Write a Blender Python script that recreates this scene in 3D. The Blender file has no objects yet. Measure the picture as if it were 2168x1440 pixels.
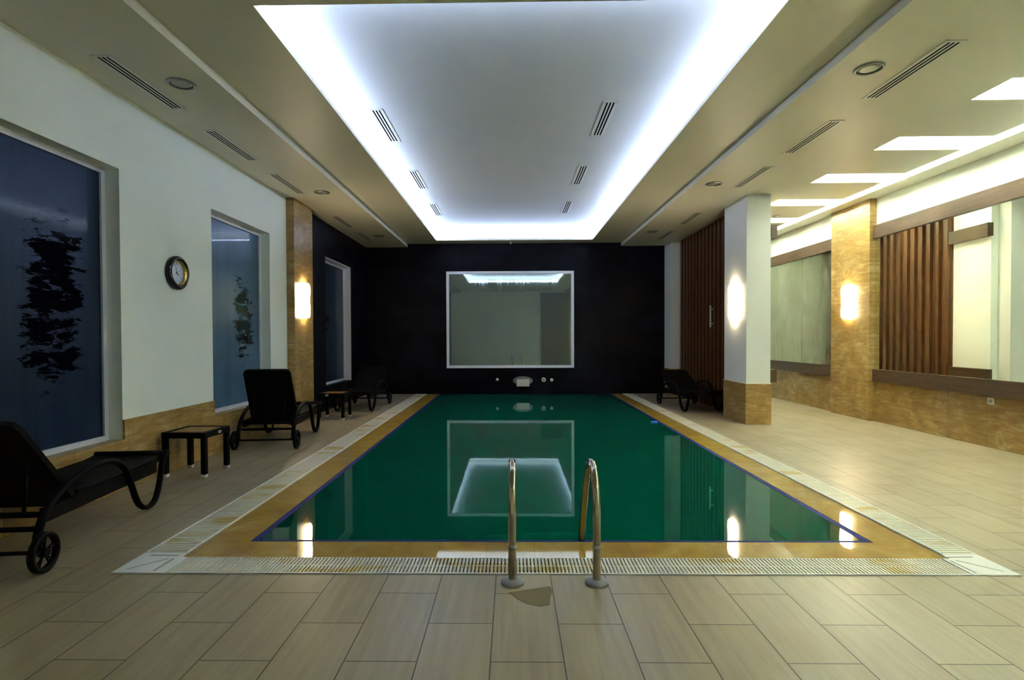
import bpy, bmesh, math, random
from mathutils import Vector, Matrix
random.seed(7)
S = bpy.context.scene
COL = S.collection
PI = math.pi

# ------------------------------------------------------------------ camera
W, H = 2168, 1440
F, PITCH, YAW, ROLL, CX, CY = 1164.825, -0.0158564, 0.0158149, -0.0040080, 1065.7273, 733.5634
EYE = Vector((0, 0, 1.32))
_right = Vector((math.cos(YAW), math.sin(YAW), 0)); _fwd = Vector((-math.sin(YAW), math.cos(YAW), 0)); _up = Vector((0, 0, 1))
_f = _fwd * math.cos(PITCH) + _up * math.sin(PITCH)
_u = _up * math.cos(PITCH) - _fwd * math.sin(PITCH)
_r2 = _right * math.cos(ROLL) + _u * math.sin(ROLL)
_u2 = _u * math.cos(ROLL) - _right * math.sin(ROLL)
cam_data = bpy.data.cameras.new('camera')
cam = bpy.data.objects.new('camera', cam_data)
COL.objects.link(cam)
cam.matrix_world = Matrix(((_r2.x, _u2.x, -_f.x, EYE.x), (_r2.y, _u2.y, -_f.y, EYE.y), (_r2.z, _u2.z, -_f.z, EYE.z), (0, 0, 0, 1)))
cam_data.sensor_width = 36.0
cam_data.lens = F / W * 36.0
cam_data.shift_x = (W / 2 - CX) / W
cam_data.shift_y = (CY - H / 2) / W
cam_data.clip_start = 0.05
S.camera = cam

# ------------------------------------------------------------------ world, exposure
world = bpy.data.worlds.new('dusk'); S.world = world; world.use_nodes = True
world.node_tree.nodes['Background'].inputs[0].default_value = (0.02, 0.07, 0.20, 1)
world.node_tree.nodes['Background'].inputs[1].default_value = 0.30
S.view_settings.view_transform = 'Standard'
S.view_settings.look = 'None'
S.view_settings.exposure = 0.0
S.view_settings.gamma = 1.0
S.view_settings.use_curve_mapping = False
S.cycles.use_denoising = True
S.cycles.max_bounces = 10
S.cycles.diffuse_bounces = 6
S.cycles.sample_clamp_indirect = 80.0
S.cycles.caustics_reflective = False
S.cycles.caustics_refractive = False

# ------------------------------------------------------------------ main dimensions (metres)
XW, XR = -3.415, 5.655            # side walls
YB, YF = -0.30, 12.915            # wall behind the camera, far wall
ZS, ZC, ZU = 3.451, 3.530, 3.75   # side soffit, middle soffit, raised ceiling
CVX0, CVX1, CVY0, CVY1 = -1.709, 1.826, 3.660, 12.504   # lit opening over the pool
SX0, SX1 = -2.440, 2.552          # inner edges of the side soffits
DX0, DX1, DY0 = -2.269, 2.798, 3.042   # outer edge of the drain channel
GX0, GX1, GY0 = -2.003, 2.579, 3.276   # inner edge of the drain channel
PX0, PX1, PY0 = -1.717, 2.315, 3.547   # water edge
COOL = (0.54, 0.66, 1.0)
WARM = (1.0, 0.83, 0.55)
NEUT = (0.90, 1.0, 0.82)

# ------------------------------------------------------------------ lights of the place: LED runs in the ceiling pocket and the corridor coffers
def strip(name, x, y, z, sx, sy, watts, color, tilt_axis=None, tilt=0.0, spread=180):
    l = bpy.data.lights.new(name, 'AREA'); l.shape = 'RECTANGLE'; l.size = sx; l.size_y = sy
    l.energy = watts; l.color = color; l.spread = math.radians(spread)
    o = bpy.data.objects.new(name, l); COL.objects.link(o)
    m = Matrix.Rotation(PI, 4, 'X')          # shines up
    if tilt_axis: m = Matrix.Rotation(tilt, 4, tilt_axis) @ m
    o.matrix_world = Matrix.Translation((x, y, z)) @ m
    return o
COVE_W = 15.6     # watts per metre
PK = 0.10
lx, ly = CVX1 - CVX0, CVY1 - CVY0
strip('cove_led_run', CVX0 - PK, (CVY0 + CVY1) / 2, ZC + 0.06, 0.04, ly + 0.2, COVE_W * ly, COOL, 'Y', 0.48)
strip('cove_led_run', CVX1 + PK, (CVY0 + CVY1) / 2, ZC + 0.06, 0.04, ly + 0.2, COVE_W * ly, COOL, 'Y', -0.48)
strip('cove_led_run', (CVX0 + CVX1) / 2, CVY1 + PK, ZC + 0.06, lx, 0.04, COVE_W * lx, COOL, 'X', 0.48)
strip('cove_led_run', (CVX0 + CVX1) / 2, CVY0 - PK, ZC + 0.06, lx, 0.04, COVE_W * lx, COOL, 'X', -0.48)
KX0, KX1, KX2 = 4.15, 5.15, 5.33      # coffer: panel edge by the soffit, panel edge by the wall, wall strip
GAPS = [4.65 + 1.337 * k for k in range(-3, 6)]
GAPW = 0.42
COF_W = 104.0
for g in GAPS:
    strip('coffer_tube', 4.83, g - 0.02, ZS + 0.05, 0.62, 0.03, COF_W / 2, NEUT, 'X', -0.1)
    strip('coffer_tube', 4.83, g + GAPW + 0.02, ZS + 0.05, 0.62, 0.03, COF_W / 2, NEUT, 'X', 0.1)

# ------------------------------------------------------------------ mesh helpers
class MB:
    def __init__(s): s.bm = bmesh.new()
    def box(s, x0, x1, y0, y1, z0, z1, mi=0):
        v = [s.bm.verts.new((x, y, z)) for z in (z0, z1) for y in (y0, y1) for x in (x0, x1)]
        for q in ((0, 2, 3, 1), (4, 5, 7, 6), (0, 1, 5, 4), (2, 6, 7, 3), (0, 4, 6, 2), (1, 3, 7, 5)):
            f = s.bm.faces.new([v[i] for i in q]); f.material_index = mi
        return s
    def poly(s, pts, mi=0):
        f = s.bm.faces.new([s.bm.verts.new(p) for p in pts]); f.material_index = mi; return s
    def prism(s, pts, off, mi=0):
        a = [s.bm.verts.new(p) for p in pts]; o = Vector(off)
        b = [s.bm.verts.new(Vector(p) + o) for p in pts]; n = len(a)
        s.bm.faces.new(a[::-1]); s.bm.faces.new(b)
        for i in range(n): s.bm.faces.new((a[i], a[(i + 1) % n], b[(i + 1) % n], b[i]))
        return s
    def tube(s, pts, r, seg=10, sx=1.0, smooth=3, caps=True):
        """tube through points; sx scales the section sideways"""
        P = [Vector(p) for p in pts]
        if smooth and len(P) > 2:
            Q = []
            for i in range(len(P) - 1):
                p0 = P[max(i - 1, 0)]; p1 = P[i]; p2 = P[i + 1]; p3 = P[min(i + 2, len(P) - 1)]
                for k in range(smooth):
                    t = k / smooth
                    Q.append(0.5 * ((2 * p1) + (p2 - p0) * t + (2 * p0 - 5 * p1 + 4 * p2 - p3) * t * t + (3 * p1 - p0 - 3 * p2 + p3) * t ** 3))
            Q.append(P[-1]); P = Q
        rings = []; prevn = None
        for i, p in enumerate(P):
            d = (P[min(i + 1, len(P) - 1)] - P[max(i - 1, 0)]).normalized()
            if prevn is None:
                ref = Vector((1, 0, 0)) if abs(d.x) < 0.9 else Vector((0, 0, 1))
                n = (ref - d * ref.dot(d)).normalized()
            else:
                n = (prevn - d * prevn.dot(d)).normalized()
            prevn = n; b = d.cross(n)
            rings.append([s.bm.verts.new(p + n * (math.cos(2 * PI * k / seg) * r * sx) + b * (math.sin(2 * PI * k / seg) * r)) for k in range(seg)])
        for a, b in zip(rings, rings[1:]):
            for k in range(seg):
                f = s.bm.faces.new((a[k], a[(k + 1) % seg], b[(k + 1) % seg], b[k])); f.smooth = True
        if caps:
            s.bm.faces.new(rings[0][::-1]); s.bm.faces.new(rings[-1])
        return s
    def lathe(s, prof, axis='Z', seg=32, c=(0, 0, 0), closed=False):
        """profile of (radius, height) pairs turned around an axis"""
        c = Vector(c); rings = []
        for r, h in prof:
            ring = []
            for k in range(seg):
                a = 2 * PI * k / seg; u, w = r * math.cos(a), r * math.sin(a)
                q = {'Z': (u, w, h), 'X': (h, u, w), 'Y': (w, h, u)}[axis]
                ring.append(s.bm.verts.new(c + Vector(q)))
            rings.append(ring)
        n = len(rings)
        for i in range(n if closed else n - 1):
            a, b = rings[i], rings[(i + 1) % n]
            for k in range(seg):
                f = s.bm.faces.new((a[k], a[(k + 1) % seg], b[(k + 1) % seg], b[k])); f.smooth = True
        if not closed:
            s.bm.faces.new(rings[0][::-1]); s.bm.faces.new(rings[-1])
        return s
    def bevel(s, w, seg=2):
        bmesh.ops.bevel(s.bm, geom=list(s.bm.edges), offset=w, segments=seg, affect='EDGES', profile=0.5); return s
    def xform(s, m):
        bmesh.ops.transform(s.bm, matrix=m, verts=list(s.bm.verts)); return s
    def build(s, name, mats, parent=None, loc=(0, 0, 0)):
        bmesh.ops.recalc_face_normals(s.bm, faces=list(s.bm.faces))
        me = bpy.data.meshes.new(name); s.bm.to_mesh(me); s.bm.free()
        for m in (mats if isinstance(mats, (list, tuple)) else [mats]): me.materials.append(m)
        o = bpy.data.objects.new(name, me); COL.objects.link(o); o.location = loc
        if parent: o.parent = parent
        return o

def tag(o, label=None, cat=None, group=None, kind=None):
    if label: o['label'] = label
    if cat: o['category'] = cat
    if group: o['group'] = group
    if kind: o['kind'] = kind
    return o
def thing(name, label, cat, loc=(0, 0, 0), rz=0.0, group=None):
    o = bpy.data.objects.new(name, None); COL.objects.link(o); o.empty_display_size = 0.1
    o.location = loc; o.rotation_euler = (0, 0, rz)
    return tag(o, label, cat, group)
def struct(o, label, cat):
    return tag(o, label, cat, kind='structure')
def copy_tree(root, loc, rz, label):
    r = root.copy(); COL.objects.link(r); r.location = loc; r.rotation_euler = (0, 0, rz); r['label'] = label
    for ch in list(root.children):
        c = ch.copy(); COL.objects.link(c); c.parent = r
        for g in list(ch.children):
            d = g.copy(); COL.objects.link(d); d.parent = c
    return r

# ------------------------------------------------------------------ materials
class NT:
    def __init__(s, name):
        s.m = bpy.data.materials.new(name); s.m.use_nodes = True; s.t = s.m.node_tree
        s.bsdf = s.t.nodes['Principled BSDF']; s.out = s.t.nodes['Material Output']
    def n(s, typ, **kw):
        nd = s.t.nodes.new(typ)
        for k, v in kw.items(): setattr(nd, k, v)
        return nd
    def link(s, a, b): s.t.links.new(a, b)
    def coords(s, scale=(1, 1, 1), loc=(0, 0, 0), rot=(0, 0, 0)):
        tc = s.n('ShaderNodeTexCoord'); mp = s.n('ShaderNodeMapping')
        mp.inputs['Scale'].default_value = scale; mp.inputs['Location'].default_value = loc; mp.inputs['Rotation'].default_value = rot
        s.link(tc.outputs['Object'], mp.inputs['Vector']); return mp.outputs[0]
    def swiz(s, ax, off=(0, 0, 0)):
        tc = s.n('ShaderNodeTexCoord'); sp = s.n('ShaderNodeSeparateXYZ'); cb = s.n('ShaderNodeCombineXYZ')
        s.link(tc.outputs['Object'], sp.inputs[0])
        for i, a in enumerate(ax):
            add = s.n('ShaderNodeMath', operation='ADD'); add.inputs[1].default_value = off[i]
            s.link(sp.outputs['XYZ'.index(a)], add.inputs[0]); s.link(add.outputs[0], cb.inputs[i])
        return cb.outputs[0]
    def noise(s, vec, scale, detail=4, rough=0.55, dist=0.0):
        nd = s.n('ShaderNodeTexNoise'); nd.inputs['Scale'].default_value = scale; nd.inputs['Detail'].default_value = detail
        nd.inputs['Roughness'].default_value = rough; nd.inputs['Distortion'].default_value = dist
        s.link(vec, nd.inputs['Vector']); return nd.outputs['Fac']
    def ramp(s, fac, stops):
        r = s.n('ShaderNodeValToRGB'); e = r.color_ramp.elements
        while len(e) < len(stops): e.new(0.5)
        for el, (p, c) in zip(e, stops): el.position = p; el.color = (*c, 1) if len(c) == 3 else c
        s.link(fac, r.inputs[0]); return r.outputs['Color']
    def mix(s, fac, a, b, typ='MIX'):
        m = s.n('ShaderNodeMix', data_type='RGBA', blend_type=typ)
        for sock, v in ((m.inputs[0], fac), (m.inputs[6], a), (m.inputs[7], b)):
            if isinstance(v, (int, float)): sock.default_value = v
            elif isinstance(v, tuple): sock.default_value = (*v, 1)
            else: s.link(v, sock)
        return m.outputs[2]
    def math(s, op, a, b=0.0, clamp=False):
        m = s.n('ShaderNodeMath', operation=op, use_clamp=clamp)
        for sock, v in ((m.inputs[0], a), (m.inputs[1], b)):
            if isinstance(v, (int, float)): sock.default_value = v
            else: s.link(v, sock)
        return m.outputs[0]
    def bump(s, h, strength, dist=0.01):
        b = s.n('ShaderNodeBump'); b.inputs['Strength'].default_value = strength; b.inputs['Distance'].default_value = dist
        s.link(h, b.inputs['Height']); s.link(b.outputs[0], s.bsdf.inputs['Normal'])
    def set(s, **kw):
        names = dict(color='Base Color', rough='Roughness', metal='Metallic', spec='Specular IOR Level', ior='IOR', coat='Coat Weight', coat_rough='Coat Roughness', coat_ior='Coat IOR', alpha='Alpha', emit='Emission Color', emit_s='Emission Strength', trans='Transmission Weight')
        for k, v in kw.items():
            i = s.bsdf.inputs[names[k]]
            if isinstance(v, (int, float)): i.default_value = v
            elif isinstance(v, tuple): i.default_value = (*v, 1)
            else: s.link(v, i)
        return s

def plain(name, color, rough=0.5, metal=0.0, spec=0.5, var=0.0, vscale=6.0):
    t = NT(name); t.set(color=color, rough=rough, metal=metal, spec=spec)
    if var:
        f = t.noise(t.coords(), vscale)
        a = tuple(c * (1 - var) for c in color); b = tuple(min(1, c * (1 + var)) for c in color)
        t.set(color=t.ramp(f, [(0.3, a), (0.7, b)]))
    return t.m

def paint(name, color, rough=0.55, bump=0.12, spec=0.3):
    t = NT(name); v = t.coords()
    big = t.noise(v, 0.9, 5); fine = t.noise(v, 90, 3)
    t.set(color=t.ramp(big, [(0.25, tuple(c * 0.94 for c in color)), (0.75, color)]), rough=rough, spec=spec)
    t.bump(fine, bump, 0.003); return t.m

M = {}
M['wall'] = paint('wall_paint', (0.79, 0.84, 0.80))
M['ceiling'] = paint('ceiling_paint', (0.68, 0.655, 0.53), rough=0.42, bump=0.5, spec=0.32)
M['tray'] = paint('tray_paint', (0.56, 0.58, 0.56), rough=0.45, bump=0.25)
M['wall_lit'] = paint('lit_wall_paint', (0.90, 0.94, 0.88))  # wall paint lightened to imitate the coffer light washing the right wall
M['coffer'] = paint('coffer_paint', (0.88, 0.88, 0.84))
M['column'] = paint('column_paint', (0.74, 0.76, 0.74))

def floor_mat():
    t = NT('floor_tile'); br = t.n('ShaderNodeTexBrick', offset=0.5, squash=1.0)
    v = t.swiz('YXZ', (-0.118 + 0.6, 0.093 + 6.0, 0))
    t.link(v, br.inputs['Vector'])
    br.inputs['Color1'].default_value = (0, 0, 0, 1); br.inputs['Color2'].default_value = (1, 1, 1, 1); br.inputs['Mortar'].default_value = (0.5, 0.5, 0.5, 1)
    for k, val in (('Scale', 1), ('Mortar Size', 0.0030), ('Mortar Smooth', 0.1), ('Brick Width', 0.6), ('Row Height', 0.3), ('Bias', 0)): br.inputs[k].default_value = val
    grain = t.noise(t.coords((28, 1.6, 1)), 1.0, 6, 0.6, 0.6); blot = t.noise(t.coords(), 1.3, 4)
    fine = t.noise(t.coords((90, 12, 1)), 1.0, 3)
    c = t.ramp(grain, [(0.25, (0.225, 0.178, 0.108)), (0.5, (0.290, 0.238, 0.150)), (0.8, (0.35, 0.295, 0.195))])
    c = t.mix(t.math('MULTIPLY', br.outputs['Color'], 0.22), c, (0.46, 0.37, 0.24))
    c = t.mix(t.math('MULTIPLY', fine, 0.22), c, (0.27, 0.21, 0.13))
    c = t.mix(t.ramp(blot, [(0.55, (0, 0, 0)), (0.85, (0.5, 0.5, 0.5))]), c, (0.36, 0.27, 0.15))
    c = t.mix(br.outputs['Fac'], c, (0.045, 0.034, 0.020))
    t.set(color=c, rough=t.ramp(blot, [(0.35, (0.30, 0.30, 0.30)), (0.7, (0.45, 0.45, 0.45))]), spec=0.45)
    t.bump(t.math('MULTIPLY', br.outputs['Fac'], -1.0), 0.5, 0.003)
    return t.m
M['floor'] = floor_mat()

def travertine(name, axes, bw, rh, off=(0, 0, 0), wet=False, stops=None, joint=0.0025, offset=0.0):
    t = NT(name); br = t.n('ShaderNodeTexBrick', offset=offset)
    t.link(t.swiz(axes, off), br.inputs['Vector'])
    br.inputs['Color1'].default_value = (0, 0, 0, 1); br.inputs['Color2'].default_value = (1, 1, 1, 1)
    for k, val in (('Scale', 1), ('Mortar Size', joint), ('Brick Width', bw), ('Row Height', rh), ('Bias', 0)): br.inputs[k].default_value = val
    warp = t.noise(t.coords((1, 1, 1)), 2.2, 5, 0.6, 1.2)
    band = t.noise(t.coords((1.4, 1.4, 7)), 1.6, 7, 0.65, 1.8); spk = t.noise(t.coords(), 45, 3)
    stops = stops or [(0.2, (0.17, 0.090, 0.018)), (0.5, (0.345, 0.210, 0.062)), (0.8, (0.58, 0.45, 0.24))]
    c = t.ramp(t.math('ADD', t.math('MULTIPLY', band, 0.6), t.math('MULTIPLY', warp, 0.4)), [(0.5 + (p - 0.5) * 0.62, q) for p, q in stops])
    c = t.mix(t.math('MULTIPLY', br.outputs['Color'], 0.35), c, tuple(x * 0.62 for x in stops[1][1]))
    c = t.mix(t.ramp(spk, [(0.62, (0, 0, 0)), (0.75, (0.5, 0.5, 0.5))]), c, tuple(x * 0.55 for x in stops[0][1]))
    c = t.mix(t.math('MULTIPLY', br.outputs['Fac'], 0.7), c, tuple(x * 0.5 for x in stops[0][1]))
    t.set(color=c, rough=0.32, spec=0.5)
    if wet: t.set(rough=0.5, spec=0.1, coat=0.7, coat_rough=0.012, coat_ior=1.33)
    return t.m
M['trav_side'] = travertine('travertine_cladding', 'YZX', 0.6, 5.0)
M['trav_front'] = travertine('travertine_block', 'YZX', 30, 0.62)
M['ledge'] = travertine('wet_ledge_tile', 'XYZ', 0.3, 0.3, (0.165 + 3, 0.055, 0), wet=True,
                        stops=[(0.25, (0.27, 0.135, 0.010)), (0.5, (0.37, 0.225, 0.030)), (0.78, (0.46, 0.34, 0.11))], joint=0.0018)

def slate(name, axes):
    t = NT(name); br = t.n('ShaderNodeTexBrick', offset=0.5)
    t.link(t.swiz(axes, (9.0, 0.02, 0)), br.inputs['Vector'])
    br.inputs['Color1'].default_value = (0, 0, 0, 1); br.inputs['Color2'].default_value = (1, 1, 1, 1)
    for k, val in (('Scale', 1), ('Mortar Size', 0.003), ('Brick Width', 0.6), ('Row Height', 0.3), ('Bias', -0.2)): br.inputs[k].default_value = val
    blot = t.noise(t.coords(), 1.1, 6, 0.62, 0.5)
    c = t.ramp(br.outputs['Color'], [(0.0, (0.0008, 0.0009, 0.0028)), (1.0, (0.0045, 0.0048, 0.0095))])
    c = t.mix(t.ramp(blot, [(0.52, (0, 0, 0)), (0.75, (1, 1, 1))]), c, (0.011, 0.0115, 0.018))
    c = t.mix(br.outputs['Fac'], c, (0.0015, 0.0015, 0.002))
    t.set(color=c, rough=t.ramp(blot, [(0.3, (0.30, 0.30, 0.30)), (0.7, (0.6, 0.6, 0.6))]), spec=0.09)
    t.bump(t.math('ADD', t.math('MULTIPLY', br.outputs['Fac'], -1.0), t.math('MULTIPLY', t.noise(t.coords(), 14, 4), 0.4)), 0.35, 0.006)
    return t.m
M['slate_far'] = slate('black_slate_far', 'XZY'); M['slate_side'] = slate('black_slate_side', 'YZX')

def wood(name, dark, light, scale=(3, 3, 0.5), rough=0.4, spec=0.4):
    t = NT(name); g = t.noise(t.coords(scale), 6.0, 6, 0.6, 0.8); b = t.noise(t.coords((1, 1, 0.2)), 7.0, 2)
    c = t.ramp(g, [(0.28, dark), (0.72, light)])
    c = t.mix(t.math('MULTIPLY', b, 0.4), c, tuple(x * 0.7 for x in dark))
    t.set(color=c, rough=rough, spec=spec); return t.m
M['slat'] = wood('dark_slat_wood', (0.055, 0.018, 0.006), (0.155, 0.062, 0.018))
M['rail_wood'] = wood('walnut_rail', (0.048, 0.024, 0.011), (0.105, 0.060, 0.033), (3, 0.35, 5))
M['teak'] = wood('teak_slats', (0.17, 0.080, 0.014), (0.36, 0.195, 0.042), (0.5, 5, 3))
M['door_wood'] = wood('door_wood', (0.12, 0.085, 0.038), (0.18, 0.135, 0.068))
M['pvc'] = plain('white_window_frame', (0.62, 0.62, 0.68), 0.35)
M['white_frame'] = plain('white_mirror_frame', (0.80, 0.82, 0.90), 0.4, var=0.05)
M['white_plastic'] = plain('white_plastic', (0.72, 0.70, 0.62), 0.4)
M['plate'] = plain('white_corner_plate', (0.70, 0.70, 0.70), 0.35, var=0.04)
M['groove'] = plain('plate_groove', (0.30, 0.29, 0.26), 0.5)
M['black'] = plain('matte_black', (0.004, 0.004, 0.004), 0.7, spec=0.2)
M['slot'] = plain('vent_slot_black', (0.002, 0.002, 0.002), 0.9, spec=0.0)
M['vent'] = plain('vent_white_metal', (0.68, 0.68, 0.62), 0.4)
M['steel'] = plain('polished_steel', (0.40, 0.36, 0.29), 0.12, metal=1.0)
M['flange'] = plain('grey_plastic_flange', (0.24, 0.23, 0.25), 0.4)
M['chrome'] = plain('brushed_nickel', (0.30, 0.31, 0.32), 0.3, metal=0.8)
M['gold'] = plain('gold_ring', (0.65, 0.47, 0.13), 0.22, metal=1.0)
M['gloss_black'] = plain('gloss_black', (0.006, 0.004, 0.008), 0.12)
M['dial'] = plain('clock_dial', (0.56, 0.62, 0.82), 0.4)
M['frost'] = plain('frosted_lamp_glass', (0.34, 0.38, 0.30), 0.25)
M['blue_tile'] = plain('cobalt_tile', (0.006, 0.012, 0.13), 0.6, spec=0.1, var=0.4, vscale=9)
M['blue_spot'] = plain('painted_blue_light', (0.03, 0.16, 0.85), 0.3)  # colour imitating a spot of blue light on the water
M['basin'] = plain('basin_tile', (0.02, 0.22, 0.15), 0.3)
M['foot'] = plain('aluminium_foot', (0.75, 0.75, 0.75), 0.3, metal=0.3)
M['tyre'] = plain('wheel_rubber', (0.002, 0.002, 0.0025), 0.55, spec=0.12)
M['badge'] = plain('badge_white', (0.75, 0.75, 0.75), 0.4)
M['ink'] = plain('badge_ink', (0.03, 0.03, 0.05), 0.5)

def rattan():
    t = NT('black_rattan'); ch = t.n('ShaderNodeTexChecker'); ch.inputs['Scale'].default_value = 1.0
    t.link(t.coords((90, 60, 90)), ch.inputs['Vector'])
    ch.inputs['Color1'].default_value = (0.0012, 0.0009, 0.0008, 1); ch.inputs['Color2'].default_value = (0.0042, 0.0034, 0.0028, 1)
    t.set(color=ch.outputs[0], rough=0.55, spec=0.08); t.bump(ch.outputs['Fac'], 0.6, 0.003); return t.m
M['rattan'] = rattan()

def grate(name, axis):
    t = NT(name); sp = t.n('ShaderNodeSeparateXYZ'); tc = t.n('ShaderNodeTexCoord'); t.link(tc.outputs['Object'], sp.inputs[0])
    v = t.coords((1.5, 4.2, 1) if axis == 'Y' else (2.0, 5.0, 1)); n = t.noise(v, 1.0, 2)
    c = t.ramp(n, [(0.54, (0.63, 0.60, 0.50)), (0.62, (0.55, 0.42, 0.17)), (0.80, (0.45, 0.27, 0.05))])
    t.set(color=c, rough=0.4, spec=0.4); return t.m
M['grate_near'] = grate('drain_slats_near', 'X'); M['grate_side'] = grate('drain_slats_side', 'Y')

def water():
    t = NT('green_pool_water'); b = t.noise(t.coords(), 0.35, 2)
    t.set(color=t.ramp(b, [(0.3, (0.0004, 0.066, 0.036)), (0.7, (0.0006, 0.080, 0.045))]), rough=0.02, ior=1.33, spec=0.26)
    t.bump(t.noise(t.coords(), 2.2, 2), 0.012, 0.02); return t.m
M['water'] = water()

def mirror(name, tint, fog):
    t = NT(name)
    n = t.noise(t.coords((1, 2.2, 0.8)), 1.6, 6, 0.7, 0.6)
    t.set(color=tint, metal=1.0)
    if fog == 'misty':
        streak = t.noise(t.coords((1, 30, 1.0)), 1.0, 3)
        f = t.math('ADD', t.math('MULTIPLY', n, 0.65), t.math('MULTIPLY', streak, 0.35))
        t.set(rough=t.ramp(f, [(0.36, (0.04, 0.04, 0.04)), (0.56, (0.22, 0.22, 0.22))]))
        t.set(metal=t.ramp(f, [(0.42, (1, 1, 1)), (0.62, (0.72, 0.72, 0.72))]))
    elif fog == 'dusty':
        t.set(metal=0.76, spec=0.15)
        s2 = t.noise(t.coords((26, 1, 0.7)), 1.0, 3)
        t.set(rough=t.ramp(s2, [(0.4, (0.012, 0.012, 0.012)), (0.65, (0.055, 0.055, 0.055))]))
    else:
        t.set(rough=t.ramp(n, [(0.60, (0.004, 0.004, 0.004)), (0.78, (0.12, 0.12, 0.12))]))
    return t.m
M['mirror_clear'] = mirror('corridor_mirror_glass', (0.80, 0.84, 0.76), 'clear')
M['mirror_misty'] = mirror('misted_mirror_glass', (0.47, 0.49, 0.37), 'misty')
M['mirror_far'] = mirror('far_mirror_glass', (0.27, 0.33, 0.305), 'dusty')

def fogged(name, yc, yw, z0, z1, thr, mist_c):
    """night window with condensation: misted film, runs of water, and a column of wiped clear patches"""
    t = NT(name)
    runs = t.noise(t.coords((1, 30, 0.5)), 1.0, 5, 0.65)
    big = t.noise(t.coords((1, 0.9, 0.7)), 1.5, 3)
    drops = t.noise(t.coords((1, 60, 60)), 1.0, 2)
    wipe = t.noise(t.coords((1, 2.0, 7.5), (0, 0.6, 0.2)), 1.6, 10, 0.74, 0.35)
    tc = t.n('ShaderNodeTexCoord'); sp = t.n('ShaderNodeSeparateXYZ'); t.link(tc.outputs['Object'], sp.inputs[0])
    def window(sock, c, w):
        d = t.math('ABSOLUTE', t.math('SUBTRACT', sock, c)); return t.math('SUBTRACT', 1.0, t.math('DIVIDE', d, w), True)
    zone = t.math('MULTIPLY', t.math('MULTIPLY', window(sp.outputs[1], yc, yw), 1.3, True), t.math('MULTIPLY', window(sp.outputs[2], (z0 + z1) / 2, (z1 - z0) / 2), 1.6, True))
    m = t.math('ADD', t.math('MULTIPLY', wipe, 0.75), t.math('MULTIPLY', zone, 0.25))
    w = t.ramp(m, [(thr, (0, 0, 0)), (thr + 0.025, (1, 1, 1))])
    mist = t.math('ADD', t.math('ADD', t.math('MULTIPLY', runs, 0.5), t.math('MULTIPLY', big, 0.45)), t.math('MULTIPLY', drops, 0.12))
    col = t.ramp(mist, [(0.36, tuple(c * 0.45 for c in mist_c)), (0.55, mist_c), (0.72, tuple(c * 1.7 for c in mist_c))])
    c = t.mix(w, col, (0.0008, 0.0015, 0.005))
    t.set(color=c, rough=t.mix(w, t.ramp(runs, [(0.3, (0.30, 0.30, 0.30)), (0.7, (0.42, 0.42, 0.42))]), (0.04, 0.04, 0.04)), spec=t.mix(w, (0.5, 0.5, 0.5), (0.08, 0.08, 0.08)))
    t.bsdf.inputs['Specular Tint'].default_value = (0.35, 0.58, 1.0, 1)
    t.set(coat=t.math('SUBTRACT', 0.22, t.math('MULTIPLY', w, 0.22)), coat_rough=0.035, coat_ior=1.4)
    t.bump(t.math('ADD', runs, t.math('MULTIPLY', drops, 0.3)), 0.10, 0.01)
    return t.m
M['fogged_1'] = fogged('condensation_glass_near', 4.22, 0.55, 0.5, 2.75, 0.572, (0.0045, 0.0130, 0.034))
M['fogged_2'] = fogged('condensation_glass_middle', 7.25, 0.5, 0.7, 2.5, 0.58, (0.050, 0.105, 0.175))
M['fogged_3'] = fogged('condensation_glass_far', 10.5, 0.5, 0.6, 2.4, 0.66, (0.006, 0.016, 0.034))

def glow(name, color, strength):
    t = NT(name); t.set(color=color, emit=color, emit_s=strength, rough=0.3); return t.m
M['lamp'] = glow('lit_opal_glass', WARM, 42.0)
M['puddle'] = None
def puddle():
    t = NT('water_film'); t.set(color=(0.21, 0.165, 0.085), rough=0.04, ior=1.33, spec=0.5); return t.m
M['puddle'] = puddle()

# ------------------------------------------------------------------ floor, basin, ledge, water
b = MB()
b.box(XW - 0.1, XR + 0.1, YB - 0.1, DY0, -0.12, 0)
b.box(XW - 0.1, DX0, DY0, YF + 0.1, -0.12, 0)
b.box(DX1, XR + 0.1, DY0, YF + 0.1, -0.12, 0)
struct(b.build('floor', M['floor']), 'beige wood-grain stone tile floor laid in half bond around the pool', 'floor')
b = MB()   # channel under the gratings
b.box(DX0, GX0, DY0, YF, -0.12, -0.07); b.box(GX1, DX1, DY0, YF, -0.12, -0.07); b.box(GX0, GX1, DY0, GY0, -0.12, -0.07)
struct(b.build('trim_drain_channel', M['black']), 'dark overflow channel under the white pool gratings', 'drain channel')
b = MB()
b.box(GX0, PX0, GY0, YF, -0.30, -0.004); b.box(PX1, GX1, GY0, YF, -0.30, -0.004); b.box(PX0, PX1, GY0, PY0, -0.30, -0.004)
struct(b.build('floor_pool_ledge', M['ledge']), 'wet ochre stone ledge between the gratings and the green water', 'pool ledge')
b = MB()
T = 0.05
b.box(PX0 + 0.004, PX0 + T, PY0 + 0.03, YF, -0.29, -0.0045); b.box(PX1 - T, PX1 - 0.004, PY0 + 0.03, YF, -0.29, -0.0045); b.box(PX0 + 0.004, PX1 - 0.004, PY0 + 0.004, PY0 + 0.03, -0.29, -0.0045)
struct(b.build('trim_blue_tile', M['blue_tile']), 'narrow cobalt blue tile border along the water edge', 'tile border')
b = MB()
b.box(PX0, PX1, PY0, YF, -1.5, -1.4)
b.box(PX0 - 0.05, PX0, PY0, YF, -1.5, -0.30); b.box(PX1, PX1 + 0.05, PY0, YF, -1.5, -0.30); b.box(PX0, PX1, PY0 - 0.05, PY0, -1.5, -0.30)
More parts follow.
